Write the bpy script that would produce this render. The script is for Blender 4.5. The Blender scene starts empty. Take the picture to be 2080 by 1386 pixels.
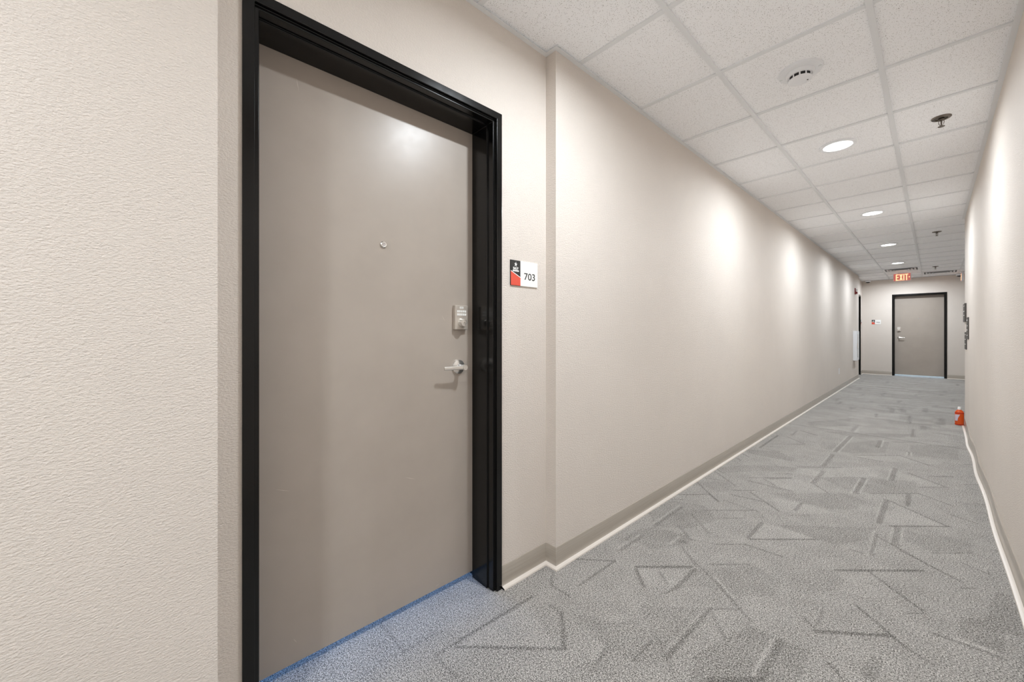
import bpy, bmesh, math, random
import numpy as np
from mathutils import Vector, Matrix
PI = math.pi
S = bpy.context.scene
C = S.collection

# ---------------------------------------------------------------- camera, world, exposure
cam_d = bpy.data.cameras.new('camera'); cam = bpy.data.objects.new('camera', cam_d); C.objects.link(cam)
cam.location = (0, 0, 1.185); cam.rotation_euler = (PI/2, 0, math.radians(47.37))
cam_d.sensor_width = 36.0; cam_d.lens = 787/2080*36; cam_d.shift_y = -19/2080
cam_d.clip_start = 0.02; cam_d.clip_end = 60
S.camera = cam
S.view_settings.view_transform = 'Standard'; S.view_settings.look = 'None'
S.view_settings.gamma = 1.0; S.view_settings.use_curve_mapping = False
S.view_settings.exposure = 0.17
W = bpy.data.worlds.new('world'); S.world = W; W.use_nodes = True
W.node_tree.nodes['Background'].inputs[0].default_value = (0.9, 0.95, 1, 1)
W.node_tree.nodes['Background'].inputs[1].default_value = 0.0
LIGHT_W = 11.0                        # base watts of a round downlight; added lobby and last lamps run higher
LIGHT_COL = (0.885, 0.946, 1.0)
S.cycles.max_bounces = 16; S.cycles.diffuse_bounces = 12
DAY_W = 190.0                         # daylight in the room behind the near door
CEIL = 2.60; FAR = 14.65; XR = 0.27; XL = -1.2827; XD = -1.35; YJ = 1.48; YE = 13.2; YR = 7.43
PITCH = 0.62; Y0T = 2.894; TEES_X = [-1.4014, -0.794, -0.187, 0.42, 1.027, 1.634]
LX = -0.4905
LIGHT_Y = [-3.616, -1.136, 1.344, 3.824, 6.304, 8.784, 11.264, 13.744]

# ---------------------------------------------------------------- helpers
def tag(o, label=None, cat=None, group=None, kind=None):
    if label: o['label'] = label
    if cat: o['category'] = cat
    if group: o['group'] = group
    if kind: o['kind'] = kind
    return o

def empty(name, loc=(0, 0, 0), rotz=0):
    o = bpy.data.objects.new(name, None); C.objects.link(o)
    o.location = loc; o.rotation_euler = (0, 0, rotz); o.empty_display_size = 0.05
    return o

def obj(name, bm, mat, parent=None, smooth=False, bevel=0, segs=2):
    me = bpy.data.meshes.new(name)
    bmesh.ops.recalc_face_normals(bm, faces=bm.faces[:])
    bm.to_mesh(me); bm.free()
    o = bpy.data.objects.new(name, me); C.objects.link(o)
    me.materials.append(mat)
    if smooth:
        for p in me.polygons: p.use_smooth = True
        try:
            m = o.modifiers.new('edge', 'EDGE_SPLIT'); m.split_angle = math.radians(38)
        except Exception: pass
    if bevel:
        m = o.modifiers.new('bevel', 'BEVEL'); m.width = bevel; m.segments = segs; m.limit_method = 'ANGLE'
        m.angle_limit = math.radians(30)
        m.harden_normals = False
    if parent: o.parent = parent
    return o

def BM(): return bmesh.new()

def box(bm, x0, x1, y0, y1, z0, z1):
    v = [bm.verts.new((x, y, z)) for z in (z0, z1) for y in (y0, y1) for x in (x0, x1)]
    for a in ((0, 1, 3, 2), (4, 6, 7, 5), (0, 4, 5, 1), (2, 3, 7, 6), (0, 2, 6, 4), (1, 5, 7, 3)):
        bm.faces.new([v[i] for i in a])
    return bm

def lathe(bm, prof, n=40, axis='z', cen=(0, 0, 0), ang=(0, 2*PI)):
    """prof: list of (radius, height) along the axis"""
    full = abs(ang[1]-ang[0]-2*PI) < 1e-6
    rings = []
    for r, h in prof:
        ring = []
        cnt = n if full else n+1
        for i in range(cnt):
            a = ang[0]+(ang[1]-ang[0])*i/n
            if axis == 'z': p = (r*math.cos(a), r*math.sin(a), h)
            elif axis == 'y': p = (r*math.cos(a), h, r*math.sin(a))
            else: p = (h, r*math.cos(a), r*math.sin(a))
            ring.append(bm.verts.new((p[0]+cen[0], p[1]+cen[1], p[2]+cen[2])))
        rings.append(ring)
    for k in range(len(rings)-1):
        a, b = rings[k], rings[k+1]
        m = len(a)
        for i in range(m if full else m-1):
            j = (i+1) % m
            bm.faces.new((a[i], a[j], b[j], b[i]))
    if full:
        for ring, (r, h) in ((rings[0], prof[0]), (rings[-1], prof[-1])):
            if r > 1e-5:
                try: bm.faces.new(ring)
                except Exception: pass
    bmesh.ops.remove_doubles(bm, verts=bm.verts[:], dist=1e-6)
    return bm

def prism(bm, pts, h0, h1, axis='y'):
    """closed outline pts (2D) extruded between h0 and h1 along axis"""
    def mk(p, h):
        if axis == 'y': return (p[0], h, p[1])
        if axis == 'z': return (p[0], p[1], h)
        return (h, p[0], p[1])
    a = [bm.verts.new(mk(p, h0)) for p in pts]; b = [bm.verts.new(mk(p, h1)) for p in pts]
    n = len(pts)
    bm.faces.new(a); bm.faces.new(b)
    for i in range(n):
        j = (i+1) % n
        bm.faces.new((a[i], a[j], b[j], b[i]))
    return bm

def sweep(bm, path, prof, closed_prof=True, wob=None):
    """path: plan points (x,y); prof: (offset to the right of travel, z)"""
    n = len(path); rings = []
    for i in range(n):
        p = Vector(path[i])
        d0 = (Vector(path[i])-Vector(path[i-1])).normalized() if i > 0 else None
        d1 = (Vector(path[i+1])-Vector(path[i])).normalized() if i < n-1 else None
        n0 = Vector((d0.y, -d0.x)) if d0 else None
        n1 = Vector((d1.y, -d1.x)) if d1 else None
        if n0 is None: m = n1
        elif n1 is None: m = n0
        else:
            m = n0+n1; m = m/(m.dot(n0))
        w = wob(p) if wob else 0
        rings.append([bm.verts.new((p.x+m.x*(t+(w if t > 0 else 0)), p.y+m.y*(t+(w if t > 0 else 0)), z)) for t, z in prof])
    k = len(prof)
    for a, b in zip(rings, rings[1:]):
        for i in range(k if closed_prof else k-1):
            j = (i+1) % k
            bm.faces.new((a[i], a[j], b[j], b[i]))
    bm.faces.new(rings[0]); bm.faces.new(rings[-1])
    return bm

def tube(bm, pts, r, n=12):
    rings = []
    for i, p in enumerate(pts):
        p = Vector(p)
        d = (Vector(pts[min(i+1, len(pts)-1)])-Vector(pts[max(i-1, 0)])).normalized()
        up = Vector((0, 0, 1)) if abs(d.z) < 0.9 else Vector((1, 0, 0))
        u = d.cross(up).normalized(); v = d.cross(u)
        rr = r[i] if isinstance(r, (list, tuple)) else r
        rings.append([bm.verts.new(p+u*rr*math.cos(2*PI*k/n)+v*rr*math.sin(2*PI*k/n)) for k in range(n)])
    for a, b in zip(rings, rings[1:]):
        for k in range(n):
            bm.faces.new((a[k], a[(k+1) % n], b[(k+1) % n], b[k]))
    bm.faces.new(rings[0]); bm.faces.new(rings[-1])
    return bm

def text_obj(name, txt, size, mat, parent, loc, rot, depth=0.0008, sx=1.0, bold=0.0, align='CENTER'):
    cu = bpy.data.curves.new(name, 'FONT'); cu.body = txt; cu.size = size; cu.extrude = depth; cu.offset = bold
    cu.align_x = align; cu.align_y = 'CENTER'; cu.resolution_u = 6
    t = bpy.data.objects.new(name, cu); C.objects.link(t)
    dg = bpy.context.evaluated_depsgraph_get(); dg.update()
    me = bpy.data.meshes.new_from_object(t.evaluated_get(dg))
    bpy.data.objects.remove(t); bpy.data.curves.remove(cu)
    me.transform(Matrix.Diagonal((sx, 1, 1, 1)))
    o = bpy.data.objects.new(name, me); C.objects.link(o)
    me.materials.clear(); me.materials.append(mat)
    o.location = loc; o.rotation_euler = rot; o.parent = parent
    return o

def copy_tree(o, parent=None):
    c = o.copy(); C.objects.link(c)
    if parent: c.parent = parent
    for ch in list(o.children): copy_tree(ch, c)
    return c

# ---------------------------------------------------------------- materials
def srgb(r, g, b):
    f = lambda v: (v/255/12.92) if v/255 <= 0.04045 else ((v/255+0.055)/1.055)**2.4
    return (f(r), f(g), f(b), 1)

class M:
    def __init__(s, name, col=(0.8, 0.8, 0.8, 1), rough=0.5, metal=0.0, spec=0.5, coat=0.0):
        s.m = bpy.data.materials.new(name); s.m.use_nodes = True
        s.nt = s.m.node_tree; s.N = s.nt.nodes; s.L = s.nt.links
        s.b = s.N['Principled BSDF']
        s.b.inputs['Base Color'].default_value = col; s.b.inputs['Roughness'].default_value = rough
        s.b.inputs['Metallic'].default_value = metal; s.b.inputs['Specular IOR Level'].default_value = spec
        if coat: s.b.inputs['Coat Weight'].default_value = coat
    def coord(s, kind='Object'):
        return s.N.new('ShaderNodeTexCoord').outputs[kind]
    def mapping(s, vec, scale):
        n = s.N.new('ShaderNodeMapping'); s.L.new(vec, n.inputs[0]); n.inputs['Scale'].default_value = scale
        return n.outputs[0]
    def noise(s, scale, detail=3, rough=0.55, vec=None):
        n = s.N.new('ShaderNodeTexNoise'); n.inputs['Scale'].default_value = scale
        n.inputs['Detail'].default_value = detail; n.inputs['Roughness'].default_value = rough
        s.L.new(vec if vec is not None else s.coord(), n.inputs['Vector']); return n.outputs['Fac']
    def voro(s, scale, vec=None, out='Distance', rnd=1.0):
        n = s.N.new('ShaderNodeTexVoronoi'); n.inputs['Scale'].default_value = scale
        n.inputs['Randomness'].default_value = rnd
        s.L.new(vec if vec is not None else s.coord(), n.inputs['Vector']); return n.outputs[out]
    def math(s, op, a, b=None, c=None):
        n = s.N.new('ShaderNodeMath'); n.operation = op
        for i, v in enumerate((a, b, c)):
            if v is None: continue
            if isinstance(v, (int, float)): n.inputs[i].default_value = v
            else: s.L.new(v, n.inputs[i])
        return n.outputs[0]
    def ramp(s, fac, stops):
        n = s.N.new('ShaderNodeValToRGB'); s.L.new(fac, n.inputs[0])
        el = n.color_ramp.elements
        while len(el) < len(stops): el.new(0.5)
        for e, (p, c) in zip(el, stops): e.position = p; e.color = c
        return n.outputs[0]
    def bump(s, h, strength, dist=0.001):
        n = s.N.new('ShaderNodeBump'); n.inputs['Strength'].default_value = strength
        n.inputs['Distance'].default_value = dist
        s.L.new(h, n.inputs['Height']); s.L.new(n.outputs[0], s.b.inputs['Normal']); return s
    def set(s, inp, v): s.L.new(v, s.b.inputs[inp]); return s

def wall_mat(name, sc, strength):
    m = M(name, srgb(219, 211, 201), 0.62, spec=0.3)
    v = m.mapping(m.coord(), (1, 1, 1.9))
    h1 = m.noise(105*sc, 3, 0.5, v); h2 = m.noise(300*sc, 2, 0.5, v)
    h = m.math('ADD', h1, m.math('MULTIPLY', h2, 0.35))
    m.bump(h, strength, 0.0045)
    big = m.noise(1.3, 4, 0.6)
    m.set('Base Color', m.ramp(big, [(0.3, srgb(217, 209, 201)), (0.55, srgb(221, 213, 205)), (0.8, srgb(223, 215, 206))]))
    return m.m
MW = wall_mat('orange_peel_wall_paint', 1.25, 0.66)
m = M('white_vinyl_tile', srgb(222, 220, 216), 0.85, spec=0.2)
v = m.voro(215, out='Distance'); nz = m.noise(9, 3); n2 = m.noise(320, 2)
pin = m.math('LESS_THAN', v, m.math('MULTIPLY', m.noise(95, 2), 0.5))
pin = m.math('MULTIPLY', pin, m.math('GREATER_THAN', m.voro(215, out='Color'), 0.5))
m.set('Base Color', m.ramp(pin, [(0.0, srgb(249, 250, 252)), (1.0, srgb(152, 150, 146))]))
m.bump(m.math('SUBTRACT', m.math('MULTIPLY', n2, 0.3), pin), 0.35, 0.0015)
M_TILE = m.m
M_TEE = M('white_painted_grid_steel', srgb(228, 230, 232), 0.45, spec=0.4).m
m = M('taupe_door_laminate', srgb(163, 153, 143), 0.36, spec=0.45)
sc = m.noise(260, 2); g = m.noise(2.2, 4, 0.65)
m.set('Base Color', m.ramp(g, [(0.3, srgb(168, 158, 148)), (0.7, srgb(176, 166, 156))]))
m.set('Roughness', m.math('MULTIPLY_ADD', m.noise(6, 4, 0.7), 0.16, 0.27))
m.bump(sc, 0.10, 0.0006); M_LEAF = m.m
m = M('black_enamel_steel', srgb(9, 9, 9), 0.2, spec=0.4)
m.set('Roughness', m.math('MULTIPLY_ADD', m.noise(14, 4, 0.6), 0.10, 0.12))
m.bump(m.noise(180, 2), 0.06, 0.0005); M_FRAME = m.m
m = M('taupe_vinyl_cove', srgb(170, 162, 151), 0.24, spec=0.5)
gr = m.noise(6, 3, 0.5, m.mapping(m.coord(), (0.6, 0.6, 40)))
m.set('Base Color', m.ramp(gr, [(0.3, srgb(164, 156, 145)), (0.7, srgb(173, 165, 155))])); M_BASE = m.m
M_CHROME = M('satin_chrome', srgb(228, 226, 222), 0.22, 0.9).m
M_NICKEL = M('satin_nickel', srgb(208, 200, 190), 0.36, 0.55).m
M_KEY = M('pale_key_rubber', srgb(235, 235, 232), 0.5).m
M_WHITE = M('white_plastic', srgb(236, 238, 241), 0.4).m
M_BLACK = M('black_plastic', srgb(16, 16, 17), 0.45).m
M_DARK = M('dark_grey_plaque', srgb(70, 66, 62), 0.5).m
M_PLATE = M('white_acrylic', srgb(243, 243, 241), 0.3).m
M_SBLACK = M('charcoal_sign_film', srgb(44, 43, 43), 0.4).m
M_RED = M('orange_red_sign_film', srgb(222, 84, 64), 0.4).m
M_TEXT = M('dark_letter', srgb(40, 42, 42), 0.5).m
M_STROBE = M('dark_red_plastic', srgb(120, 28, 26), 0.4).m
M_BRASS = M('bronze_sprinkler_metal', srgb(120, 112, 104), 0.35, 0.9).m
m = M('clear_lens', srgb(240, 235, 235), 0.1); m.b.inputs['Transmission Weight'].default_value = 0.7; M_LENS = m.m
m = M('glass_pane', srgb(170, 175, 172), 0.08); M_PANE = m.m
m = M('orange_translucent_plastic', srgb(226, 88, 22), 0.28); m.b.inputs['Subsurface Weight'].default_value = 0.15; M_ORANGE = m.m
M_LABELW = M('lilac_white_label', srgb(214, 205, 222), 0.4).m
M_LABELR = M('red_label_band', srgb(190, 40, 18), 0.4).m
def glow(name, col, e, base=None):
    m = M(name, base or col, 0.4); m.b.inputs['Emission Color'].default_value = col
    m.b.inputs['Emission Strength'].default_value = e; return m.m
M_GLOW = glow('lit_downlight_lens', (1, 0.98, 0.95, 1), 6.0)
M_EXITL = glow('lit_exit_letters', (1.0, 0.60, 0.32, 1), 1.05)
M_EXITF = glow('lit_red_exit_face', (1.0, 0.24, 0.20, 1), 0.26, srgb(205, 120, 112))

# carpet: tone attribute (woven pattern) + looped pile
m = M('looped_grey_carpet', srgb(150, 149, 146), 0.95, spec=0.1)
at = m.N.new('ShaderNodeAttribute'); at.attribute_name = 'pile_tone'
warp = m.mapping(m.coord(), (1, 1.25, 1))
lo = m.noise(230, 2, 0.6, warp); lo2 = m.noise(105, 3, 0.7, warp); mot = m.noise(7, 4, 0.7)
sp = m.math('ADD', m.math('MULTIPLY', m.math('SUBTRACT', lo, 0.5), 2.4), m.math('MULTIPLY', m.math('SUBTRACT', lo2, 0.5), 0.9))
t = m.math('ADD', at.outputs['Fac'], sp)
t = m.math('ADD', t, m.math('MULTIPLY', m.math('SUBTRACT', mot, 0.5), 0.22))
m.set('Base Color', m.ramp(t, [(0.0, srgb(60, 58, 54)), (0.25, srgb(101, 99, 95)), (0.52, srgb(155, 152, 148)), (0.85, srgb(214, 210, 205))]))
m.bump(lo, 0.9, 0.004); M_CARPET = m.m

# ---------------------------------------------------------------- floor
CARPET_LINES = """-1.23,0.839,-1.214,1.24,14,-9;-1.232,0.755,-1.232,0.841,12,-5;-1.216,0.83,-0.931,1.124,13,-8;-0.934,1.127,-1.061,1.259,20,-7;-1.061,1.259,-1.123,1.257,14,-5;-1.22,0.751,-1.11,0.758,14,-4;-1.298,1.471,-1.204,1.361,12,-6;-1.204,1.361,-1.101,1.364,10,-6;-1.118,1.454,-1.112,1.741,12,-8;-1.273,1.597,-1.114,1.745,11,-8;-1.508,0.672,-1.325,0.676,16,-4;-1.329,0.672,-1.318,0.841,12,-3;-1.305,1.303,-1.275,1.273,8,-4;-1.012,1.781,-0.823,1.987,20,-9;-1.002,1.763,-0.913,1.672,18,-8;-0.913,1.83,-0.845,1.767,14,-5;-0.804,1.764,-0.802,1.979,18,-8;-0.822,1.695,-0.804,1.764,14,-6;-0.871,2.073,-0.677,1.934,12,-5;-0.677,1.934,-0.505,1.793,14,-6;-0.714,1.99,-0.602,1.896,10,5;-0.646,1.744,-0.654,1.367,20,-6;-0.646,1.744,-0.537,1.61,16,-4;-0.649,1.741,-0.562,1.831,14,-5;-0.755,1.452,-0.654,1.367,16,-4;-0.654,1.367,-0.597,1.302,18,-3;-0.733,1.272,-0.728,1.401,18,-5;-0.659,1.717,-0.672,1.385,10,4;-0.398,1.532,-0.394,1.765,24,-6;-0.417,1.747,-0.42,1.517,12,5;-0.513,1.387,-0.394,1.516,24,-8;-0.363,1.975,-0.315,1.93,14,-5;-0.314,1.92,-0.108,2.111,18,-9;-0.315,1.96,-0.315,2.082,12,-5;-0.897,1.347,-0.812,1.44,12,-4;-0.824,1.253,-0.811,1.121,14,-5;-0.254,1.77,-0.207,1.72,16,-4;-0.323,2.489,-0.035,2.796,17,-9;-0.216,2.593,-0.03,2.396,13,-8;-0.225,2.232,-0.067,2.068,14,-8;-0.067,2.068,0,2.037,12,-5;-0.004,2.246,0.175,2.261,18,-6;0.058,2.27,0.166,2.286,14,5;-0.121,2.97,0.09,2.809,13,-8;-0.002,3.058,0.145,3.217,12,-6;0.101,3.039,0.189,2.992,12,-5;0.091,2.742,0.136,2.79,12,-5;-0.152,1.802,-0.137,1.916,38,-5;-0.251,1.77,-0.214,1.734,14,-5;-0.076,2.325,-0.025,2.38,14,-4;0.215,3.335,0.283,3.381,14,-5;-0.413,2.565,-0.32,2.666,10,-4;-1.251,2.801,-1.098,2.967,12,-8;-1.11,2.98,-1.014,2.89,11,-8;-0.994,3.08,-0.805,3.117,12,-8;-0.913,3.232,-0.686,3.027,13,-7;-1.148,2.239,-1.147,2.622,18,-6;-1.171,2.259,-1.171,2.629,9,5;-1.149,1.846,-1.139,2.081,16,-5;-1.169,1.86,-1.159,2.083,9,5;-1.25,2.681,-1.188,2.747,12,-6;-1.06,2.56,-0.891,2.391,15,-5;-0.997,2.943,-0.809,2.914,12,-5;-1.026,2.679,-0.796,2.929,13,-6;-0.923,2.63,-0.809,2.755,11,-5;-0.842,2.868,-0.809,2.755,10,-3;-0.798,2.937,-0.732,2.847,12,-4;-0.718,2.506,-0.72,2.767,20,-6;-0.709,2.493,-0.454,2.769,14,-9;-0.71,2.417,-0.533,2.428,14,-6;-0.821,2.296,-0.71,2.417,12,-6;-0.926,2.25,-0.821,2.296,10,-4;-1.048,2.347,-0.963,2.272,18,-6;-0.941,2.137,-0.809,2.008,15,-5;-0.769,2.076,-0.64,2.216,16,-5;-0.64,2.216,-0.579,2.216,12,-4;-0.993,2.231,-0.994,2.108,14,5;-0.638,3.793,-0.633,4.161,40,-7;-0.656,3.788,-0.649,4.16,10,5;-0.655,4.332,-0.655,4.797,40,-7;-0.675,4.348,-0.673,4.799,10,5;-0.654,4.933,-0.633,5.777,38,-6;-0.677,4.931,-0.655,5.784,12,5;-0.629,4.937,-0.607,5.775,12,5;-0.652,6.075,-0.642,6.55,36,-5;-0.621,6.075,-0.608,6.587,14,5;-0.386,3.778,-0.377,4.211,38,-7;-0.406,3.757,-0.398,4.188,11,6;-0.366,3.814,-0.354,4.221,11,6;-0.226,4.314,-0.222,4.712,38,-7;-0.247,4.291,-0.242,4.69,12,5;-0.23,3.3,-0.223,3.784,36,-8;-0.245,3.292,-0.239,3.766,10,5;-0.224,2.804,-0.222,3.101,38,-7;-0.235,2.778,-0.238,3.15,12,5;-0.21,2.831,-0.209,3.099,10,5;-0.147,3.035,-0.145,3.294,56,-6;-0.166,3.022,-0.165,3.28,12,6;-0.124,3.052,-0.122,3.31,12,5;-0.116,3.764,-0.119,4.043,28,-6;-0.619,3.121,-0.613,3.291,22,-6;-0.31,3.849,-0.071,4.109,11,-8;-0.071,4.109,0.089,3.986,12,-8;-0.21,3.786,0.057,3.548,14,-8;-0.177,3.294,0.073,3.557,13,-9;-0.14,4.646,0.076,4.427,13,-8;-0.071,4.28,0.059,4.421,10,-8;-0.802,4.136,-0.538,4.405,12,-8;-0.902,3.641,-0.778,3.775,12,-7;-0.636,3.78,-0.521,3.632,15,-5;-0.856,3.455,-0.69,3.449,12,-5;-0.768,3.1,-0.694,3.029,12,-5;-0.626,3.012,-0.54,3.105,9,-4;-0.218,3.073,0.013,2.865,13,-7;-0.302,2.78,-0.255,2.783,16,-6;0.014,4.683,0.112,4.789,11,-5;0.163,4.604,0.276,4.728,11,-8;0.191,4.524,0.268,4.502,11,-7;0.192,4.165,0.268,4.181,12,-6;0.187,3.976,0.27,3.995,12,-6;0.065,3.792,0.185,3.732,12,-6;-1.269,3.504,-1.028,3.283,13,-7;-1.263,3.143,-1.016,2.887,14,-7;-1.011,3.539,-0.775,3.794,12,-8;-0.993,3.466,-0.708,3.481,13,-8;-0.921,3.605,-0.823,3.505,12,-6;-1.014,3.175,-0.897,3.289,12,-8;-0.913,3.219,-0.814,3.142,12,-5;-1.267,3.26,-1.095,3.34,12,-6;-1.197,4.535,-1.198,5.225,22,-7;-1.197,4.535,-1.026,4.529,12,-5;-1.158,4.782,-0.915,5.02,14,-7;-1.106,5.233,-0.919,5.042,15,-6;-1.176,4.607,-1.029,4.767,12,-5;-1.267,4.198,-1.185,4.134,14,-7;-1.273,4.038,-1.195,3.958,12,-6;-0.897,3.79,-0.797,3.899,12,-6;-1.074,5.684,-0.894,5.555,16,-5;-1.091,5.34,-1.1,5.621,18,-5;-0.386,5.441,-0.388,5.809,34,-7;-0.358,5.47,-0.363,5.836,12,5;-0.206,7.14,-0.216,7.818,24,-6;-0.154,6.268,-0.157,6.749,28,-7;-0.411,7.95,-0.422,8.369,50,-6;-0.535,7.333,-0.548,7.651,34,-6;-0.076,6.837,-0.075,7.09,66,-6;0.072,7.364,0.082,7.869,70,-6;-0.073,8.317,-0.072,8.749,60,-5;-0.157,5.316,-0.157,5.45,30,-5;-0.169,5.281,-0.17,5.436,12,6;-0.143,5.309,-0.144,5.464,12,6;-0.518,4.924,-0.213,5.233,14,-8;-0.502,4.876,-0.313,4.876,15,-7;-0.213,5.233,-0.021,5.04,15,-7;-0.304,5.817,-0.11,6,16,-7;-0.11,6,-0.01,5.924,16,-6;-0.998,5.633,-0.894,5.555,16,-6;0.193,5.31,0.253,5.375,14,-6;-0.019,4.663,0.112,4.805,12,-6;0,6.175,0.182,6.184,14,-5;-1.044,6.69,-0.85,6.56,18,-5;-0.539,6.265,-0.409,6.24,16,-6;0,6.685,0.189,6.701,20,-6;-0.128,7.186,0.086,7.417,18,-6;-1.294,3.584,-1.184,3.495,14,-6;-0.246,2.454,-0.179,2.474,12,-3;-0.97,2.179,-0.939,2.197,30,-5;-0.955,2.241,-0.918,2.25,20,-5"""
CARPET_SHAPES = """-4,-1.034,1.28,-0.932,1.357,-0.853,1.308,-0.949,1.253;-7,-0.498,1.769,-0.412,1.763,-0.31,1.789,-0.304,1.603,-0.558,1.328,-0.591,1.457;-4,-0.802,1.979,-0.624,2.215,-0.484,2.196,-0.477,2.041,-0.589,1.919,-0.71,1.888,-0.802,1.761;-4,-0.949,1.311,-0.755,1.452,-0.654,1.367,-0.701,1.26,-0.82,1.257,-0.905,1.252;-5,-0.859,1.544,-0.653,1.737,-0.654,1.367,-0.761,1.445;4,-0.905,1.252,-0.824,1.253,-0.811,1.121;-7,0.192,2.807,0.275,2.844,0.238,2.461,0.192,2.477,0.176,2.278,0.063,2.311,0.079,2.456,0.139,2.504;-6,-1.284,2.398,-1.238,2.67,-1.052,2.747,-0.916,2.61,-0.991,2.358,-1.148,2.239;-6,-1.138,2.232,-0.947,2.274,-0.937,2.154,-1.036,1.983,-1.11,1.996,-1.208,1.942,-1.191,2.14;4,-0.707,2.503,-0.702,2.759,-0.607,2.791,-0.457,2.774;3,-0.963,2.272,-0.715,2.478,-0.71,2.417,-0.821,2.296,-0.926,2.25;-5,-0.82,3.308,-0.598,3.536,-0.44,3.72,-0.313,3.64,-0.344,3.44,-0.456,3.319,-0.617,3.31;-5,-0.619,3.964,-0.465,4.163,-0.09,4.432,-0.089,4.261,-0.071,4.109,-0.311,3.861,-0.453,3.825;-6,-0.645,2.812,-0.428,3.013,-0.237,3.193,-0.242,3.008,-0.362,2.779,-0.457,2.774,-0.607,2.791;-5,-0.127,3.314,-0.049,3.289,0.154,3.439,0.145,3.224,-0.005,3.082,-0.111,3.119;4,-0.797,4.07,-0.557,4.348,-0.309,4.709,-0.305,4.337,-0.612,4.003,-0.783,3.931;4,-0.893,3.605,-0.751,3.789,-0.643,3.772,-0.521,3.632,-0.755,3.47;4,-0.224,3.519,-0.137,3.719,0.047,3.546,-0.214,3.263;4,-0.211,4.3,-0.207,4.641,0.049,4.424,-0.071,4.294;4,-0.769,3.226,-0.658,3.288,-0.432,3.273,-0.552,3.112,-0.694,3.029;-6,-1.266,4.386,-1.036,4.518,-0.865,4.398,-0.863,4.278,-1.097,4.251,-1.223,4.269;-5,-1.273,3.606,-1.073,3.934,-0.808,4.111,-0.8,3.963,-1.024,3.754,-1.195,3.483;-6,-0.646,6.016,-0.166,6.44,-0.219,6.137,-0.629,5.781,-0.878,5.83;-5,-0.806,5.244,-0.644,5.34,-0.414,5.781,-0.314,5.779,-0.318,5.229,-0.542,4.986,-0.779,4.989;-5,-0.16,5.813,0.186,6.112,0.16,5.45,-0.141,5.333;4,-0.802,7.525,-0.322,7.896,-0.319,7.477,-0.775,6.982;4,-0.509,4.911,-0.213,5.233,0.071,5.332,0.045,5.149,-0.304,4.886;3,-0.282,2.459,-0.216,2.593,-0.097,2.463,-0.2,2.328,-0.29,2.303;-3,-0.464,2.389,-0.312,2.482,-0.297,2.295,-0.382,2.154,-0.479,2.174;-4,-1.263,3.143,-1.095,3.34,-1.003,3.268,-1.071,3.061;3,-0.995,1.77,-0.822,1.958,-0.816,1.782,-0.906,1.674;3,-1.209,0.825,-0.935,1.109,-1.053,1.129,-1.21,1.217;-5,-1.112,6.276,-0.761,6.997,-0.71,6.4,-1.013,5.997;-4,0.128,4.118,0.261,4.173,0.27,3.861,0.187,3.771;3,-1.077,6.077,-0.71,6.4,-0.171,6.631,-0.652,6.075"""

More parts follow.
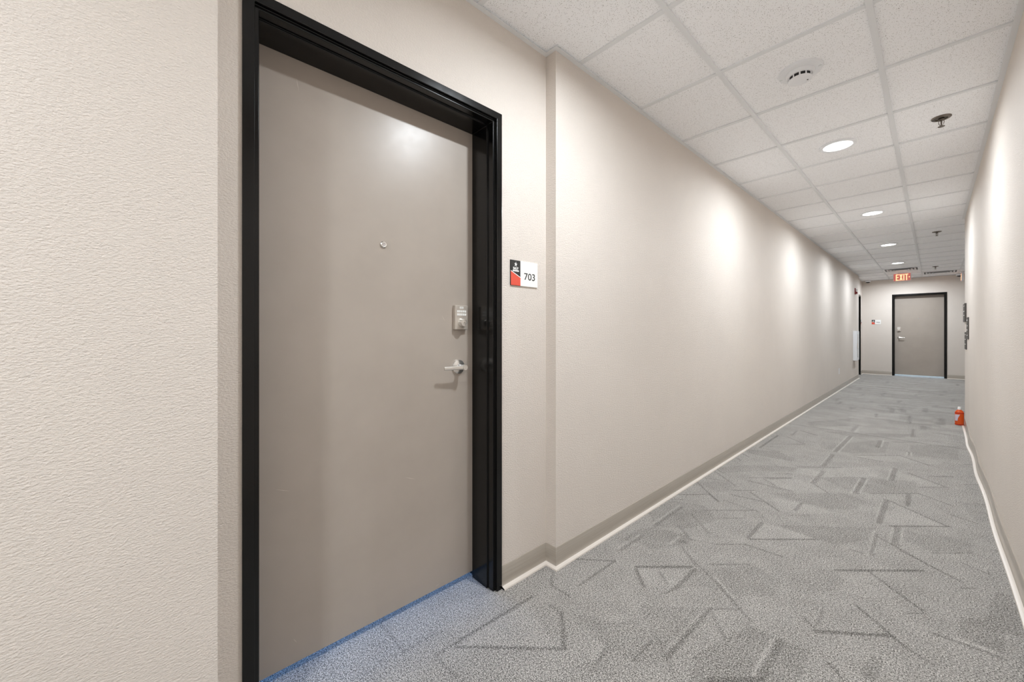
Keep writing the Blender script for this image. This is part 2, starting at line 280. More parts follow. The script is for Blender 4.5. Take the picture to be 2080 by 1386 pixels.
def build_floor():
    rs = np.random.RandomState(5)
    lines = [tuple(map(float, s.split(','))) for s in CARPET_LINES.split(';')]
    shapes = [list(map(float, s.split(','))) for s in CARPET_SHAPES.split(';')]
    # woven repeats where the pattern is only seen as bands: far down the corridor
    for k in range(170):
        y = 7.6+rs.rand()*7.0; x = -1.3+rs.rand()*2.2; l = 0.15+rs.rand()*0.5
        if rs.rand() < 0.72:
            a = (rs.rand()-0.5)*0.35; lines.append((x, y, x+l*math.cos(a), y+l*math.sin(a), 16+rs.rand()*18, -2.5-rs.rand()*3.5))
        else:
            lines.append((x, y, x+(rs.rand()-0.5)*0.05, y+0.15+rs.rand()*0.25, 30+rs.rand()*25, -3-rs.rand()*3))
    bands = []
    for r in range(60):
        y = 6.6+r*0.25*0.55
        x = -1.4+rs.rand()*0.4
        while x < 2.2:
            w = 0.3+rs.rand()*0.7
            bands.append((x, x+w, y, y+0.12+rs.rand()*0.1, (rs.rand()-0.5)*9)); x += w
    verts = []; faces = []; tone = []
    off = 0
    def patch(xs, ys, paint):
        nonlocal off
        X, Y = np.meshgrid(xs, ys); nx, ny = len(xs), len(ys)
        P = np.stack([X, Y, np.zeros_like(X)], -1).reshape(-1, 3)
        i = np.arange((ny-1)*(nx-1)); r = i//(nx-1); c = i % (nx-1); a = r*nx+c+off
        F = np.stack([a, a+1, a+nx+1, a+nx], -1)
        T = np.zeros_like(X)
        if paint:
            wx = 0.004*np.sin(X*310+Y*170)+0.004*np.sin(Y*260-X*90)
            for sh in shapes:
                pts = np.array(sh[1:]).reshape(-1, 2)
                x0, y0 = pts.min(0)-.02; x1, y1 = pts.max(0)+.02
                sel = np.where((X > x0) & (X < x1) & (Y > y0) & (Y < y1))
                if len(sel[0]) == 0: continue
                px = X[sel]+wx[sel]; py = Y[sel]+wx[sel]; ins = np.zeros(px.shape, bool)
                n = len(pts)
                for q in range(n):
                    ax, ay = pts[q]; bx, by = pts[(q+1) % n]
                    cond = ((ay > py) != (by > py))
                    with np.errstate(divide='ignore', invalid='ignore'):
                        xi = (bx-ax)*(py-ay)/(by-ay+1e-12)+ax
                    ins ^= cond & (px < xi)
                T[sel] += ins*sh[0]*0.0100
            for (bx0, bx1, by0, by1, tn) in bands:
                mk = (X > bx0) & (X < bx1) & (Y > by0+0.03*np.sin(X*3)) & (Y < by1+0.03*np.sin(X*3)); T[mk] += tn*0.008
            for (ax, ay, bx, by, w, tn) in lines:
                tn *= .72 if w > 30 else 1
                w = w/1000
                x0, x1 = min(ax, bx)-w, max(ax, bx)+w; y0, y1 = min(ay, by)-w, max(ay, by)+w
                j0, j1 = np.searchsorted(xs, (x0, x1)); i0, i1 = np.searchsorted(ys, (y0, y1))
                if j1 <= j0 or i1 <= i0: continue
                sx = X[i0:i1, j0:j1]; sy = Y[i0:i1, j0:j1]
                dx, dy = bx-ax, by-ay; L2 = dx*dx+dy*dy+1e-9
                u = np.clip(((sx-ax)*dx+(sy-ay)*dy)/L2, 0, 1)
                d = np.hypot(sx-ax-u*dx, sy-ay-u*dy)+0.0015*np.sin(sx*700)*np.sin(sy*640)
                k = np.clip((w/2+.003-d)/.007, 0, 1)
                T[i0:i1, j0:j1] = T[i0:i1, j0:j1]*(1-k*0.6)+k*tn*0.021
        verts.append(P); faces.append(F); tone.append((T+0.52).reshape(-1)); off += len(P)
    patch(np.arange(-1.60, 0.2701, 0.0062), np.arange(0.05, 6.0, 0.0062), True)
    patch(np.arange(-1.62, 2.26, 0.02), np.arange(6.0, 15.001, 0.02), True)
    patch(np.array([-1.6, 1.35]), np.array([15.0, 17.3]), False)
    patch(np.array([-1.60, 0.28]), np.array([-7.2, 0.05]), False)
    patch(np.array([0.28, 2.70]), np.array([-7.2, -1.9]), False)
    patch(np.array([-4.0, -1.60]), np.array([-1.2, 2.6]), False)
    V = np.concatenate(verts); F = np.concatenate(faces); T = np.concatenate(tone)
    me = bpy.data.meshes.new('floor')
    me.vertices.add(len(V)); me.vertices.foreach_set('co', V.astype(np.float32).ravel())
    me.loops.add(F.size); me.loops.foreach_set('vertex_index', F.astype(np.int32).ravel())
    me.polygons.add(len(F)); me.polygons.foreach_set('loop_start', np.arange(0, F.size, 4, dtype=np.int32))
    me.update(calc_edges=True)
    a = me.attributes.new('pile_tone', 'FLOAT', 'POINT'); a.data.foreach_set('value', T.astype(np.float32))
    me.materials.append(M_CARPET)
    o = bpy.data.objects.new('floor', me); C.objects.link(o)
    tag(o, 'grey patterned carpet floor with angular dark lines', 'floor', kind='structure')
build_floor()

# ---------------------------------------------------------------- walls
def struct(name, bm, mat, label, cat, **k):
    o = obj(name, bm, mat, **k); tag(o, label, cat, kind='structure'); return o
WT = CEIL+0.008
D1 = (0.1835, 1.174); D3 = (13.29, 14.2805)
bm = BM(); XB = -1.60
box(bm, XB, XL, -7, 0.1214, 0, WT)
o0, o1, oz = D1[0]+0.011, D1[1]-0.011, 2.185-0.011
box(bm, XB, XD, 0.1214, o0, 0, WT); box(bm, XB, XD, o1, YJ, 0, WT); box(bm, XB, XD, o0, o1, oz, WT)
box(bm, XB, XL, YJ, YE, 0, WT)
p0, p1 = D3[0]+0.011, D3[1]-0.011
box(bm, XB, XD, YE, p0, 0, WT); box(bm, XB, XD, p1, FAR+.2, 0, WT); box(bm, XB, XD, p0, p1, oz, WT)
struct('wall_left', bm, MW, 'beige textured left wall with shallow door recesses', 'wall')
DX = (-0.7485, 0.242)
bm = BM(); q0, q1 = DX[0]+0.011, DX[1]-0.011
box(bm, XD, q0, FAR, FAR+.25, 0, WT); box(bm, q1, 2.4, FAR, FAR+.25, 0, WT); box(bm, q0, q1, FAR, FAR+.25, oz, WT)
struct('wall_far', bm, MW, 'beige end wall around the farthest grey door', 'wall')
bm = BM(); box(bm, XR, XR+.14, -2, YR, 0, WT)
struct('wall_right', bm, MW, 'beige textured right wall close to the camera', 'wall')
bm = BM(); box(bm, XR+.14, 2.2, YR-.14, YR, 0, WT); box(bm, 2.2, 2.34, YR-.14, FAR, 0, WT)
struct('wall_side', bm, MW, 'beige wall of the side lobby behind the right wall corner', 'wall')
bm = BM(); box(bm, XB, 2.74, -7.14, -7, 0, WT); box(bm, 2.6, 2.74, -7, -2, 0, WT); box(bm, XR+.14, 2.74, -2, -1.86, 0, WT)  # unseen lobby, invented wide to make room for the fill downlights
struct('wall_back', bm, MW, 'beige walls of an unseen lobby added behind the camera for fill downlights', 'wall')
# the room behind the near door: plain box open to the door, lit by daylight
bm = BM()
box(bm, -4.1, -4.0, -1.3, 2.7, 0, WT); box(bm, -4.0, XB, -1.3, -1.2, 0, WT); box(bm, -4.0, XB, 2.6, 2.7, 0, WT); box(bm, -4.1, XB, -1.3, 2.7, WT, WT+.05)
box(bm, -1.6, -1.45, FAR+.25, FAR+2.6, 0, WT); box(bm, 1.2, 1.35, FAR+.25, FAR+2.6, 0, WT); box(bm, -1.6, 1.35, FAR+2.5, FAR+2.6, 0, WT); box(bm, -1.6, 1.35, FAR+.25, FAR+2.6, WT, WT+.05)
struct('wall_room', bm, MW, 'walls of the daylit rooms behind the closed doors', 'wall')

# ---------------------------------------------------------------- ceiling
bm = BM(); box(bm, XB, 2.74, -7.1, FAR+.2, WT, WT+.04)
ceil = struct('ceiling', bm, M_TILE, 'white speckled drop ceiling tiles in a metal grid', 'ceiling')
bm = BM()
for x in TEES_X:
    if x < XL: continue
    ya = -7 if x < XR else YR
    box(bm, x-.012, x+.012, ya, FAR, CEIL-.001, WT+.001)
obj('main_runner', bm, M_TEE, ceil, bevel=.0006, segs=1)
bm = BM()
k = -16
while True:
    y = Y0T+PITCH*k; k += 1
    if y > FAR: break
    if y < -7: continue
    xe = XR if y < YR else 2.2
    box(bm, XL if not (0.12 < y < YJ or y > YE) else XD, xe, y-.012, y+.012, CEIL+.0012, WT+.001)
obj('cross_tee', bm, M_TEE, ceil)
LP = [(XL, -7), (XL, .1214), (XD, .1214), (XD, YJ), (XL, YJ), (XL, YE), (XD, YE), (XD, FAR), (2.2, FAR)]
bm = BM(); sweep(bm, LP, [(0, CEIL-.0015), (.022, CEIL-.0015), (.022, CEIL+.0005), (.002, CEIL+.0005), (.002, WT), (0, WT)])
obj('wall_angle', bm, M_TEE, ceil)
RP = [(2.2, FAR), (2.2, YR), (XR, YR), (XR, -2)]
bm = BM(); sweep(bm, RP, [(0, CEIL-.0015), (.022, CEIL-.0015), (.022, CEIL+.0005), (.002, CEIL+.0005), (.002, WT), (0, WT)])
obj('wall_angle', bm, M_TEE, ceil)

# ---------------------------------------------------------------- cove base
COVE = [(0, .1), (.0022, .1), (.0032, .0985), (.0032, .034), (.0040, .022), (.0058, .0150), (.0100, .0105), (.0170, .0078), (.0235, .0062), (.0245, .004), (.0245, 0), (0, 0)]
TOE = [(.0085, .0128), (.0104, .0113), (.0172, .0086), (.0238, .0070), (.0252, .0045), (.0252, 0), (.004, 0)]
M_TOE = M('cream_vinyl_edge', srgb(222, 214, 205), 0.35).m
def cove(name, path, label, wob=None):
    bm = BM(); sweep(bm, path, COVE, wob=wob)
    o = obj(name, bm, M_BASE, smooth=True); tag(o, label, 'baseboard', kind='structure')
    bm = BM(); sweep(bm, path, TOE, wob=wob); t_ = obj('toe_edge', bm, M_TOE, o, smooth=True); t_['label'] = 'cream toe edge'; return o
cove('baseboard_left', [(XD, D1[1]), (XD, YJ), (XL, YJ), (XL, YE), (XD, YE), (XD, D3[0])], 'taupe vinyl cove base along the long left wall')
cove('baseboard_left', [(XL, -7), (XL, .1214), (XD, .1214), (XD, D1[0])], 'taupe vinyl cove base left of the near door')
cove('baseboard_far', [(XD, D3[1]), (XD, FAR), (DX[0], FAR)], 'taupe vinyl cove base left of the farthest door')
cove('baseboard_far', [(DX[1], FAR), (2.2, FAR)], 'taupe vinyl cove base right of the farthest door')
def wob(p):
    if p.x > XR+.01: return 0
    y = p.y
    return 0.0105*math.exp(-((y-6.15)/.33)**2)+0.009*math.exp(-((y-5.0)/.38)**2)+0.005*math.exp(-((y-3.7)/.4)**2)+0.0015*(1+math.sin(y*4.1))
path = [(2.2, FAR), (2.2, YR), (XR, YR)]+[(XR, YR-.08*i) for i in range(1, 117)]+[(XR, -2)]
cove('baseboard_right', path, 'wavy loose taupe cove base along the right wall', wob)

# ---------------------------------------------------------------- doors
def make_door(name, w, mirror, label):
    """local x along the wall from the left outer casing edge, y into the wall from the casing face, z up"""
    root = empty(name); tag(root, label, 'door', kind='structure')
    X = (lambda v: w-v) if mirror else (lambda v: v)
    H = 2.185
    prof = [(0, 0), (0, .031), (.0135, .031), (.0135, .043), (.05, .043), (.05, .050), (.1625, .050), (.1625, .036), (.215, .036), (.215, .012), (.009, .012), (.009, 0)]
    bm = BM(); rings = []
    for (d, b) in prof:
        rings.append([bm.verts.new(p) for p in ((b, d, 0), (b, d, H-b), (w-b, d, H-b), (w-b, d, 0))])
    n = len(prof)
    for i in range(n):
        a, c2 = rings[i], rings[(i+1) % n]
        for k in range(3): bm.faces.new((a[k], a[k+1], c2[k+1], c2[k]))
    bm.faces.new([r[0] for r in rings]); bm.faces.new([r[3] for r in rings])
    obj('door_frame', bm, M_FRAME, root, bevel=.0019, segs=3)
    bm = BM(); box(bm, .039, w-.039, .1625, .2075, .030, H-.039)
    obj('door_leaf', bm, M_LEAF, root, bevel=.0015)
    LY = .1625
    # peephole
    bm = BM(); lathe(bm, [(.0001, LY-.004), (.006, LY-.0045), (.0065, LY-.0065), (.0105, LY-.007), (.0135, LY-.004), (.0140, LY+.001)], 32, 'y', (w/2, 0, 1.537))
    pe = obj('peephole', bm, M_CHROME, root, smooth=True)
    bm = BM(); lathe(bm, [(.0055, LY-.0052), (.0001, LY-.0062)], 24, 'y', (w/2, 0, 1.537))
    obj('lens', bm, M_LENS, pe, smooth=True)
    # keypad deadbolt
    kc = X(.8655)
    bm = BM(); box(bm, kc-.0355, kc+.0355, LY-.019, LY+.0005, 1.195, 1.307)
    kp = obj('keypad_lock', bm, M_NICKEL, root, bevel=.0016)
    for r in range(2):
        for c_ in range(5):
            bx = kc+(-.0215+c_*.0105); bz = 1.2790-r*.0145
            bm = BM(); box(bm, bx-.0043, bx+.0043, LY-.0208, LY-.0185, bz-.0052, bz+.0052)
            obj('key_button', bm, M_KEY, kp, bevel=.0008)
    bm = BM(); box(bm, kc-.010, kc+.010, LY-.0198, LY-.0185, 1.2915, 1.3005)
    obj('badge', bm, M_KEY, kp)
    for q in range(3):
        bm = BM(); box(bm, kc-.007+q*.005, kc-.004+q*.005, LY-.0202, LY-.0195, 1.2945, 1.2975); obj('badge_mark', bm, M_NICKEL, kp)
    cz = 1.2265
    bm = BM(); lathe(bm, [(.0205, LY-.0185), (.0205, LY-.022), (.0185, LY-.026), (.0170, LY-.040), (.0160, LY-.0425), (.0095, LY-.0425), (.0090, LY-.0415), (.0001, LY-.0415)], 40, 'y', (kc, 0, cz))
    obj('lock_cylinder', bm, M_CHROME, kp, smooth=True)
    bm = BM(); lathe(bm, [(.0075, LY-.0405), (.0070, LY-.0435), (.0001, LY-.0437)], 28, 'y', (kc, 0, cz)); obj('key_plug', bm, M_NICKEL, kp, smooth=True)
    bm = BM(); box(bm, kc-.001, kc+.001, LY-.0441, LY-.043, cz-.004, cz+.004); obj('keyway', bm, M_BLACK, kp)
    # lever
    lc = X(.8585); lz = 1.021; sg = 1 if mirror else -1
    bm = BM(); lathe(bm, [(.0340, LY+.0005), (.0340, LY-.004), (.0320, LY-.0075), (.0240, LY-.0105), (.0150, LY-.0120), (.0145, LY-.016), (.0115, LY-.019), (.0110, LY-.046)], 40, 'y', (lc, 0, lz))
    lh = obj('lever_handle', bm, M_CHROME, root, smooth=True)
    bm = BM()
    pts = []
    # grip: hub ring then a slim tapering blade
    lathe(bm, [(.0125, LY-.044), (.0130, LY-.046), (.0130, LY-.058), (.0118, LY-.0605), (.0001, LY-.0605)], 32, 'y', (lc, 0, lz))
    rings = []
    for i in range(13):
        u = i/12; xx = lc+sg*(.004+u*.102); hh = .0105*(1-u)+.0072*u; tt = .0055*(1-u)+.0032*u
        yy = LY-.0525+.004*u*u
        ring = []
        for k in range(16):
            a = 2*PI*k/16; ca, sa = math.cos(a), math.sin(a)
            ring.append(bm.verts.new((xx, yy+tt*math.copysign(abs(ca)**.6, ca), lz+hh*math.copysign(abs(sa)**.7, sa))))
        rings.append(ring)
    for a, b in zip(rings, rings[1:]):
        for k in range(16): bm.faces.new((a[k], a[(k+1) % 16], b[(k+1) % 16], b[k]))
    bm.faces.new(rings[0]); bm.faces.new(rings[-1])
    obj('lever_grip', bm, M_CHROME, lh, smooth=True)
    # hinge knuckles sit on the room side; strike side shows a latch plate edge
    return root
FX = XD+.0075
dA = make_door('door_1', .9905, False, 'near taupe door in a black steel frame beside the 703 sign')
dA.location = (FX, D1[0], 0); dA.rotation_euler = (0, 0, PI/2)
dB = make_door('door_2', .9905, True, 'farthest taupe door in a black frame facing down the corridor')
dB.location = (DX[0], FAR-.0075, 0)
dC = copy_tree(dA); dC.name = 'door_3'; dC.location = (FX, D3[0], 0)
dC['label'] = 'door in the left wall at the far end, seen as a thin black strip'

M_SCUFF = M('pale_scuff', srgb(196, 188, 178), 0.5).m
leaf1 = [o for o in dA.children if o.name.startswith('door_leaf')][0]
for x0, z0, x1, z1 in [(0.1787, 2.0718, 0.1865, 2.027), (0.7358, 0.0464, 0.7588, 0.0495), (0.1695, 0.1175, 0.1803, 0.098), (0.5882, 0.572, 0.6409, 0.5501), (0.1159, 0.6507, 0.1603, 0.6333), (0.7691, 1.2607, 0.79, 1.2276)]:
    a, b = Vector((x0, z0)), Vector((x1, z1)); d = (b-a).normalized()*.0007; nn = Vector((-d.y, d.x))
    bm = BM(); prism(bm, [tuple(a), tuple((a+b)/2+nn*1.3), tuple(b), tuple((a+b)/2-nn*1.3)], .1622, .1626)
    obj('scuff_mark', bm, M_SCUFF, leaf1)

# ---------------------------------------------------------------- room number signs
def make_sign(num, label):
    """local x right, y into the wall, z up; origin at the lower left corner of the plate"""
    root = empty('room_sign'); tag(root, label, 'sign')
    w, h, t = .1825, .120, .006
    bm = BM(); box(bm, .0635, w, -t, 0, 0, h); obj('number_plate', bm, M_PLATE, root, bevel=.0006)
    bm = BM(); box(bm, 0, .0635, -t, 0, 0, h); obj('logo_plate', bm, M_SBLACK, root, bevel=.0006)
    y = -t-.0006
    bm = BM(); prism(bm, [(.0006, .0006), (.0632, .0006), (.0632, .0385), (.0006, .0665)], y, -t+.0002); obj('red_panel', bm, M_RED, root)
    bm = BM(); prism(bm, [(.0003, .0665), (.0634, .0385), (.0634, .0420), (.0003, .0700)], y-.0002, -t+.0002); obj('white_stripe', bm, M_PLATE, root)
    bm = BM()
    pts = []
    for i in range(10):
        r = .0125 if i % 2 == 0 else .0046
        a = PI/2-.12+i*PI/5; pts.append((.0325+r*.85*math.cos(a), .1005+r*math.sin(a)))
    prism(bm, pts, y, -t+.0002); obj('star_emblem', bm, M_PLATE, root)
    text_obj('lettering', 'BALEY', .0165, M_PLATE, root, (.0325, y+.0003, .0805), (PI/2, 0, 0), .0003, .74, .0005)
    bm = BM(); box(bm, .0125, .0525, y, -t+.0002, .0665, .0728); obj('white_bar', bm, M_PLATE, root)
    text_obj('room_number', num, .0475, M_TEXT, root, (.1265, y+.0002, .0465), (PI/2, 0, 0), .0004, 1.13, .0001)
    return root
s1 = make_sign('703', 'white, black and red room sign reading 703 beside the near door')
s1.location = (XD, 1.229, 1.405); s1.rotation_euler = (0, 0, PI/2)
s2 = make_sign('705', 'small room sign on the end wall left of the farthest door')
s2.location = (-1.150, FAR, 1.390)
s3 = copy_tree(s2); s3.location = (XD, 14.34, 1.39); s3.rotation_euler = (0, 0, PI/2)
s3['label'] = 'room sign seen almost edge-on in the far left recess'

# ---------------------------------------------------------------- ceiling fittings
def make_light():
    root = empty('downlight')
    bm = BM(); lathe(bm, [(.085, WT), (.085, -.0+CEIL+.002), (.088, CEIL-.004), (.105, CEIL-.006), (.109, CEIL-.002), (.109, WT)], 56)
    for v in bm.verts: v.co.z -= CEIL
    obj('trim_ring', bm, M_WHITE, root, smooth=True)
    bm = BM(); lathe(bm, [(.086, -.0015), (.0001, -.0030)], 56)
    obj('lens', bm, M_GLOW, root, smooth=True)
    return root
ll = make_light()
ORD = ['downlight behind the camera, the second one back', 'downlight just behind the camera', 'downlight right above the near door', 'nearest visible round downlight, largest in the ceiling', 'second visible round downlight along the corridor ceiling', 'third visible round downlight, halfway down the corridor', 'farthest visible round downlight, just before the exit sign', 'downlight hidden behind the lit exit sign']
spots = [(LX, y, l) for y, l in zip(LIGHT_Y, ORD)]
spots += [(x, y, 'added fill downlight in the unseen lobby behind the camera, %s row, %s the corridor wall' % (a, b)) for x, b in ((.73, 'next to'), (1.97, 'farther from')) for y, a in ((-2.75, 'front'), (-5.1, 'rear'))]  # extra unseen lamps, added to brighten the near walls, door and ceiling
for i, (x, y, lab) in enumerate(spots):
    o = ll if i == 0 else copy_tree(ll)
    o.location = (x, y, CEIL); tag(o, lab, 'ceiling light', 'round downlights in the corridor ceiling')
    ld = bpy.data.lights.new('lamp', 'AREA'); ld.shape = 'DISK'; ld.size = .095; ld.energy = LIGHT_W*(2.4 if x > 0 else 1.7 if y > 13 else 1.0); ld.color = LIGHT_COL
    ld.spread = math.radians(172)
    lo_ = bpy.data.objects.new('lamp', ld); C.objects.link(lo_); lo_.location = (0, 0, -.0075); lo_.parent = o

# smoke detector
sd = empty('smoke_detector', (LX, 2.584, WT)); tag(sd, 'round white smoke detector on the ceiling before the first downlight', 'smoke detector')
bm = BM(); lathe(bm, [(.0995, 0), (.1000, -.008), (.097, -.0125), (.080, -.0150), (.066, -.0155)], 64); obj('base_plate', bm, M_WHITE, sd, smooth=True)
bm = BM(); lathe(bm, [(.0665, -.0150), (.0640, -.022), (.0590, -.0300), (.0560, -.0320), (.0540, -.0325)], 64); obj('body', bm, M_WHITE, sd, smooth=True)
bm = BM(); lathe(bm, [(.0500, -.0315), (.0500, -.054)], 48); obj('sensor_chamber', bm, M_BLACK, sd, smooth=True)
bm = BM(); lathe(bm, [(.0535, -.0485), (.0530, -.0530), (.0480, -.0560), (.020, -.0575), (.0001, -.0575)], 64)
cap = obj('cap', bm, M_WHITE, sd, smooth=True)
for i in range(12):
    a = i*PI/6+.1
    bm = BM(); lathe(bm, [(.0500, -.0315), (.0545, -.0315), (.0545, -.0490), (.0500, -.0490)], 3, ang=(a, a+.13)); obj('rib', bm, M_WHITE, sd)
bm = BM(); box(bm, .028, .034, .012, .018, -.0582, -.0565); obj('indicator', bm, M_BLACK, sd)
bm = BM(); box(bm, -.093, -.079, -.003, .003, -.0160, -.0135); obj('notch', bm, M_TEE, sd)
bm = BM(); box(bm, .079, .093, -.003, .003, -.0160, -.0135); obj('notch', bm, M_TEE, sd)

# sprinklers
def make_sprinkler():
    root = empty('fire_sprinkler')
    bm = BM(); lathe(bm, [(.0470, 0), (.0475, -.003), (.044, -.0065), (.030, -.0080), (.0285, -.0035), (.020, -.003)], 48); obj('escutcheon', bm, M_BRASS, root, smooth=True)
    bm = BM(); lathe(bm, [(.014, 0), (.014, -.012), (.010, -.014), (.010, -.018), (.0045, -.020), (.0035, -.046)], 24); obj('nozzle', bm, M_BRASS, root, smooth=True)
    bm = BM()
    tube(bm, [(.010, 0, -.014), (.0125, 0, -.024), (.010, 0, -.036), (.003, 0, -.045)], .0016, 8)
    tube(bm, [(-.010, 0, -.014), (-.0125, 0, -.024), (-.010, 0, -.036), (-.003, 0, -.045)], .0016, 8); obj('arms', bm, M_BRASS, root, smooth=True)
    bm = BM(); lathe(bm, [(.004, -.044), (.0165, -.0475), (.0168, -.0490), (.003, -.049)], 24); obj('deflector', bm, M_BRASS, root, smooth=True)
    return root
sp0 = make_sprinkler()
for i, (y, lab) in enumerate(((3.84, 'nearest bronze fire sprinkler, right of the largest downlight'), (8.18, 'middle small fire sprinkler hanging from the ceiling near the right wall'), (12.504, 'farthest tiny fire sprinkler, right of the exit sign'))):
    o = sp0 if i == 0 else copy_tree(sp0)
    o.location = (.038, y, WT); o.scale = (1, 1, 1.25); tag(o, lab, 'sprinkler', 'ceiling fire sprinklers')

# air diffusers
def make_diffuser():
    root = empty('air_diffuser')
    w = .290
    bm = BM()
    for s in ((-w, w, -w, -w+.028), (-w, w, w-.028, w), (-w, -w+.028, -w+.028, w-.028), (w-.028, w, -w+.028, w-.028)): box(bm, *s, -.012, 0)
    obj('frame', bm, M_WHITE, root)
    bm = BM(); box(bm, -w+.028, w-.028, -w+.028, w-.028, -.002, -.0005); obj('throat', bm, M_BLACK, root)
    for r, z in ((.235, -.016), (.185, -.021), (.135, -.026)):
        bm = BM()
        a, b = r, r-.03
        lo_v = [bm.verts.new((sx*a, sy*a, z)) for sx, sy in ((-1, -1), (1, -1), (1, 1), (-1, 1))]
        hi_v = [bm.verts.new((sx*b, sy*b, z+.018)) for sx, sy in ((-1, -1), (1, -1), (1, 1), (-1, 1))]
        for k in range(4): bm.faces.new((lo_v[k], lo_v[(k+1) % 4], hi_v[(k+1) % 4], hi_v[k]))
        ob = obj('louver', bm, M_TEE, root); mm = ob.modifiers.new('thickness', 'SOLIDIFY'); mm.thickness = .0015
    bm = BM(); box(bm, -.09, .09, -.09, .09, -.031, -.029); obj('centre_plate', bm, M_WHITE, root)
    return root
ad = make_diffuser(); ad.location = (LX, 12.504, WT); tag(ad, 'square louvred air diffuser in the ceiling above the lit exit sign', 'air vent')
ad2 = copy_tree(ad); ad2.location = (.1165, 13.744, WT); ad2['label'] = 'square louvred air diffuser in the ceiling right of the exit sign'

# exit signs
def make_exit(label):
    root = empty('exit_sign'); tag(root, label, 'exit sign', 'lit exit signs hanging from the ceiling')
    bm = BM(); box(bm, -.075, .075, -.025, .025, -.022, 0); obj('canopy', bm, M_WHITE, root, bevel=.003)
    bm = BM(); box(bm, -.150, .150, -.018, .018, -.205, -.020); obj('housing', bm, M_WHITE, root, bevel=.004)
    for s in (-1, 1):
        bm = BM(); y = s*.0185; box(bm, -.143, .143, min(y, y+s*.001), max(y, y+s*.001), -.198, -.027); f = obj('red_face', bm, M_EXITF, root)
        def bar(x0, x1, z0, z1):
            bm = BM(); x0, x1 = sorted((x0*(-s), x1*(-s))); box(bm, x0, x1, min(y, y+s*.0022), max(y, y+s*.0022), z0, z1); return bm
        def slanted(pts):
            bm = BM(); prism(bm, [(p[0]*(-s), p[1]) for p in pts], y, y+s*.0022); return bm
        z0, z1 = -.190, -.040
        L = 'exit_letter'
        bm = BM()
        for a in ((-.105, -.086, z0, z1), (-.086, -.052, z0, z0+.02), (-.086, -.052, z1-.02, z1), (-.086, -.056, -.125, -.106)):
            x0, x1 = sorted((a[0]*(-s), a[1]*(-s))); box(bm, x0, x1, min(y, y+s*.0022), max(y, y+s*.0022), a[2], a[3])
        obj(L, bm, M_EXITL, f)
        bm = BM()
        for pts in ([(-.044, z0), (-.024, z0), (.012, z1), (-.008, z1)], [(-.044, z1), (-.024, z1), (.012, z0), (-.008, z0)]):
            prism(bm, [(p[0]*(-s), p[1]) for p in pts], y, y+s*.0022)
        obj(L, bm, M_EXITL, f)
        obj(L, bar(.022, .041, z0, z1), M_EXITL, f)
        bm = BM()
        for a in ((.049, .105, z1-.02, z1), (.068, .086, z0, z1-.02)):
            x0, x1 = sorted((a[0]*(-s), a[1]*(-s))); box(bm, x0, x1, min(y, y+s*.0022), max(y, y+s*.0022), a[2], a[3])
        obj(L, bm, M_EXITL, f)
        obj('arrow', slanted([(.112, -.092), (.136, -.115), (.112, -.138), (.112, -.124), (.120, -.115), (.112, -.106)]), M_EXITL, f)
    return root
ex = make_exit('glowing red EXIT sign hanging from the middle of the ceiling')
ex.location = (-.500, 13.13, CEIL-.001); ex.rotation_euler = (0, 0, 0)
ex2 = copy_tree(ex); ex2.location = (.475, 14.1, CEIL-.001); ex2.rotation_euler = (0, 0, PI/2)
ex2['label'] = 'edge of a second red exit sign beside the right wall corner'

# dome cameras
def make_domecam(x, y, lab):
    root = empty('dome_camera', (x, y, CEIL)); tag(root, lab, 'security camera', 'small dome cameras at the far end')
    bm = BM(); lathe(bm, [(.058, 0), (.060, -.006), (.058, -.030), (.050, -.040), (.044, -.042)], 40); obj('housing', bm, M_WHITE, root, smooth=True)
    bm = BM(); lathe(bm, [(.044, -.041), (.040, -.053), (.026, -.064), (.010, -.0685), (.0001, -.069)], 40); obj('dome', bm, M_BLACK, root, smooth=True)
make_domecam(-1.216, 14.50, 'white dome camera with black lens in the far left ceiling corner')
make_domecam(.440, 14.50, 'small dome camera on the ceiling right of the farthest door')

# alarm strobe on the long left wall
st = empty('fire_alarm', (XL, 12.50, 2.09)); tag(st, 'dark red fire alarm strobe high on the left wall at the far end', 'fire alarm')
bm = BM(); box(bm, 0, .018, -.060, .060, 0, .150); obj('back_plate', bm, M_STROBE, st, bevel=.004)
bm = BM(); prism(bm, [(.018, .006), (.045, .012), (.048, .060), (.018, .070)], -.045, .045, 'y'); obj('horn_body', bm, M_STROBE, st, bevel=.003)
bm = BM(); prism(bm, [(.018, .084), (.034, .090), (.052, .104), (.034, .118), (.018, .124)], -.028, .028, 'y'); obj('strobe_lens', bm, M_LENS, st, bevel=.002)

# extinguisher cabinet
cx = empty('extinguisher_cabinet', (XL, 12.16, .50)); tag(cx, 'white wall cabinet with narrow grey window near the end of left wall', 'cabinet')
bm = BM(); box(bm, 0, .066, 0, .40, 0, .70); cb = obj('body', bm, M_WHITE, cx, bevel=.003)
bm = BM(); box(bm, .066, .072, .008, .392, .008, .692); dr = obj('door', bm, M_WHITE, cx, bevel=.002)
bm = BM(); box(bm, .0715, .0735, .11, .20, .07, .63); obj('window_pane', bm, M_PANE, dr)
bm = BM(); box(bm, .072, .086, .06, .075, .30, .40); obj('pull_handle', bm, M_NICKEL, dr, bevel=.002)

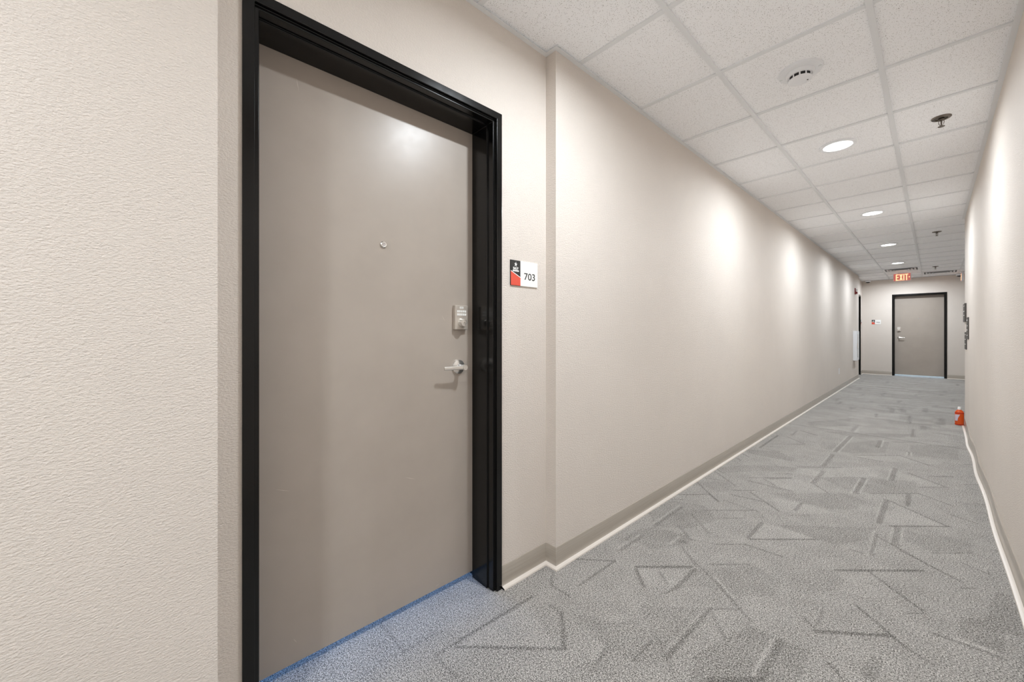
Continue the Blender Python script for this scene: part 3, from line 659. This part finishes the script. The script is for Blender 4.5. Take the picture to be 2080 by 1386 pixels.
# outlet
ot = empty('wall_outlet', (XL, 10.14, .33)); tag(ot, 'white duplex outlet low on the left wall, far down the corridor', 'outlet')
bm = BM(); box(bm, 0, .005, -.038, .038, 0, .118); obj('cover_plate', bm, M_WHITE, ot, bevel=.002)
for z in (.038, .080):
    bm = BM(); lathe(bm, [(.0165, .004), (.0165, .0062), (.0001, .0062)], 24, 'x', (0, 0, z)); so = obj('socket', bm, M_PLATE, ot)
    bm = BM(); box(bm, .006, .0066, -.008, -.006, z-.004, z+.005); box(bm, .006, .0066, .006, .008, z-.004, z+.005); obj('slots', bm, M_BLACK, so)

# plaques at the right wall corner
def plaque(y0, y1, z0, z1, lab, seed, t=.012):
    root = empty('wall_plaque', (XR, y0, z0)); tag(root, lab, 'plaque', 'dark plaques on the right wall')
    w, h = y1-y0, z1-z0
    bm = BM(); box(bm, -t, 0, 0, w, 0, h); obj('board', bm, M_DARK, root, bevel=.001)
    r = random.Random(seed); z = h-.035
    while z > .03:
        bm = BM(); a = w*.12; b = a+w*(.35+.35*r.random()); box(bm, -t-.001, -t+.0002, a, b, z, z+.009); obj('pale_marking', bm, M_PLATE, root)
        z -= .045+.02*r.random()
plaque(7.06, 7.395, 1.303, 1.523, 'upper dark plaque nearest the right wall corner', 1, .016)
plaque(6.60, 6.86, 1.100, 1.345, 'middle dark plaque, closest of three to the camera', 2, .010)
plaque(6.98, 7.24, .975, 1.180, 'lowest dark plaque near the right wall corner', 3, .010)

# bottle
bt = empty('cleaner_bottle', (.228, 7.505, 0)); bt.scale = (.86, .9, .93); tag(bt, 'orange plastic bottle with white cap on the carpet by right wall corner', 'bottle')
def oval(bm, prof, sx=1.0, sy=.68, n=48, p=.75):
    rings = []
    for r, z in prof:
        ring = []
        for k in range(n):
            a = 2*PI*k/n; ca, sa = math.cos(a), math.sin(a)
            q = p if r > .025 else 1
            ring.append(bm.verts.new((r*sx*math.copysign(abs(ca)**q, ca), r*(sy if r > .025 else 1)*math.copysign(abs(sa)**q, sa), z)))
        rings.append(ring)
    for a, b in zip(rings, rings[1:]):
        for k in range(n): bm.faces.new((a[k], a[(k+1) % n], b[(k+1) % n], b[k]))
    bm.faces.new(rings[0]); bm.faces.new(rings[-1]); return bm
bm = BM(); oval(bm, [(.040, 0), (.045, .003), (.046, .012), (.0445, .022), (.0445, .150), (.046, .160), (.045, .172), (.038, .190), (.026, .202), (.018, .208), (.0165, .214)]); ob = obj('bottle_body', bm, M_ORANGE, bt, smooth=True)
bm = BM(); oval(bm, [(.0452, .028), (.0454, .030), (.0454, .146), (.0452, .148)]); obj('front_label', bm, M_ORANGE, bt, smooth=True)
bm = BM(); prism(bm, [(-.043, .060), (-.020, .060), (-.016, .095), (.004, .145), (-.043, .145)], -.0335, -.031, 'y'); obj('pale_label_patch', bm, M_LABELW, bt)
bm = BM(); oval(bm, [(.0462, .158), (.0464, .160), (.0464, .168), (.0455, .171)]); obj('red_band', bm, M_LABELR, bt, smooth=True)
bm = BM(); oval(bm, [(.0464, .006), (.0466, .008), (.0466, .015), (.0462, .017)]); obj('red_band', bm, M_LABELR, bt, smooth=True)
bm = BM(); lathe(bm, [(.0185, .211), (.0190, .213), (.0190, .232), (.0170, .236), (.0165, .246), (.014, .249), (.0001, .249)], 32); obj('cap', bm, M_PLATE, bt, smooth=True)

# ---------------------------------------------------------------- daylight behind the near door
def daylight(loc, rot, w, col=(0.15, 0.41, 1.0)):
    dl = bpy.data.lights.new('daylight', 'AREA'); dl.shape = 'RECTANGLE'; dl.size = .34; dl.size_y = 1.9
    dl.energy = w; dl.color = col
    do = bpy.data.objects.new('daylight', dl); C.objects.link(do)
    do.location = loc; do.rotation_euler = rot
    do.rotation_mode = 'XYZ'
daylight((-3.9, .85, .20), (0, -PI/2, 0), DAY_W)
daylight((-.25, FAR+2.4, .20), (0, -PI/2, -PI/2), DAY_W*.55, (0.55, 0.78, 1.0))
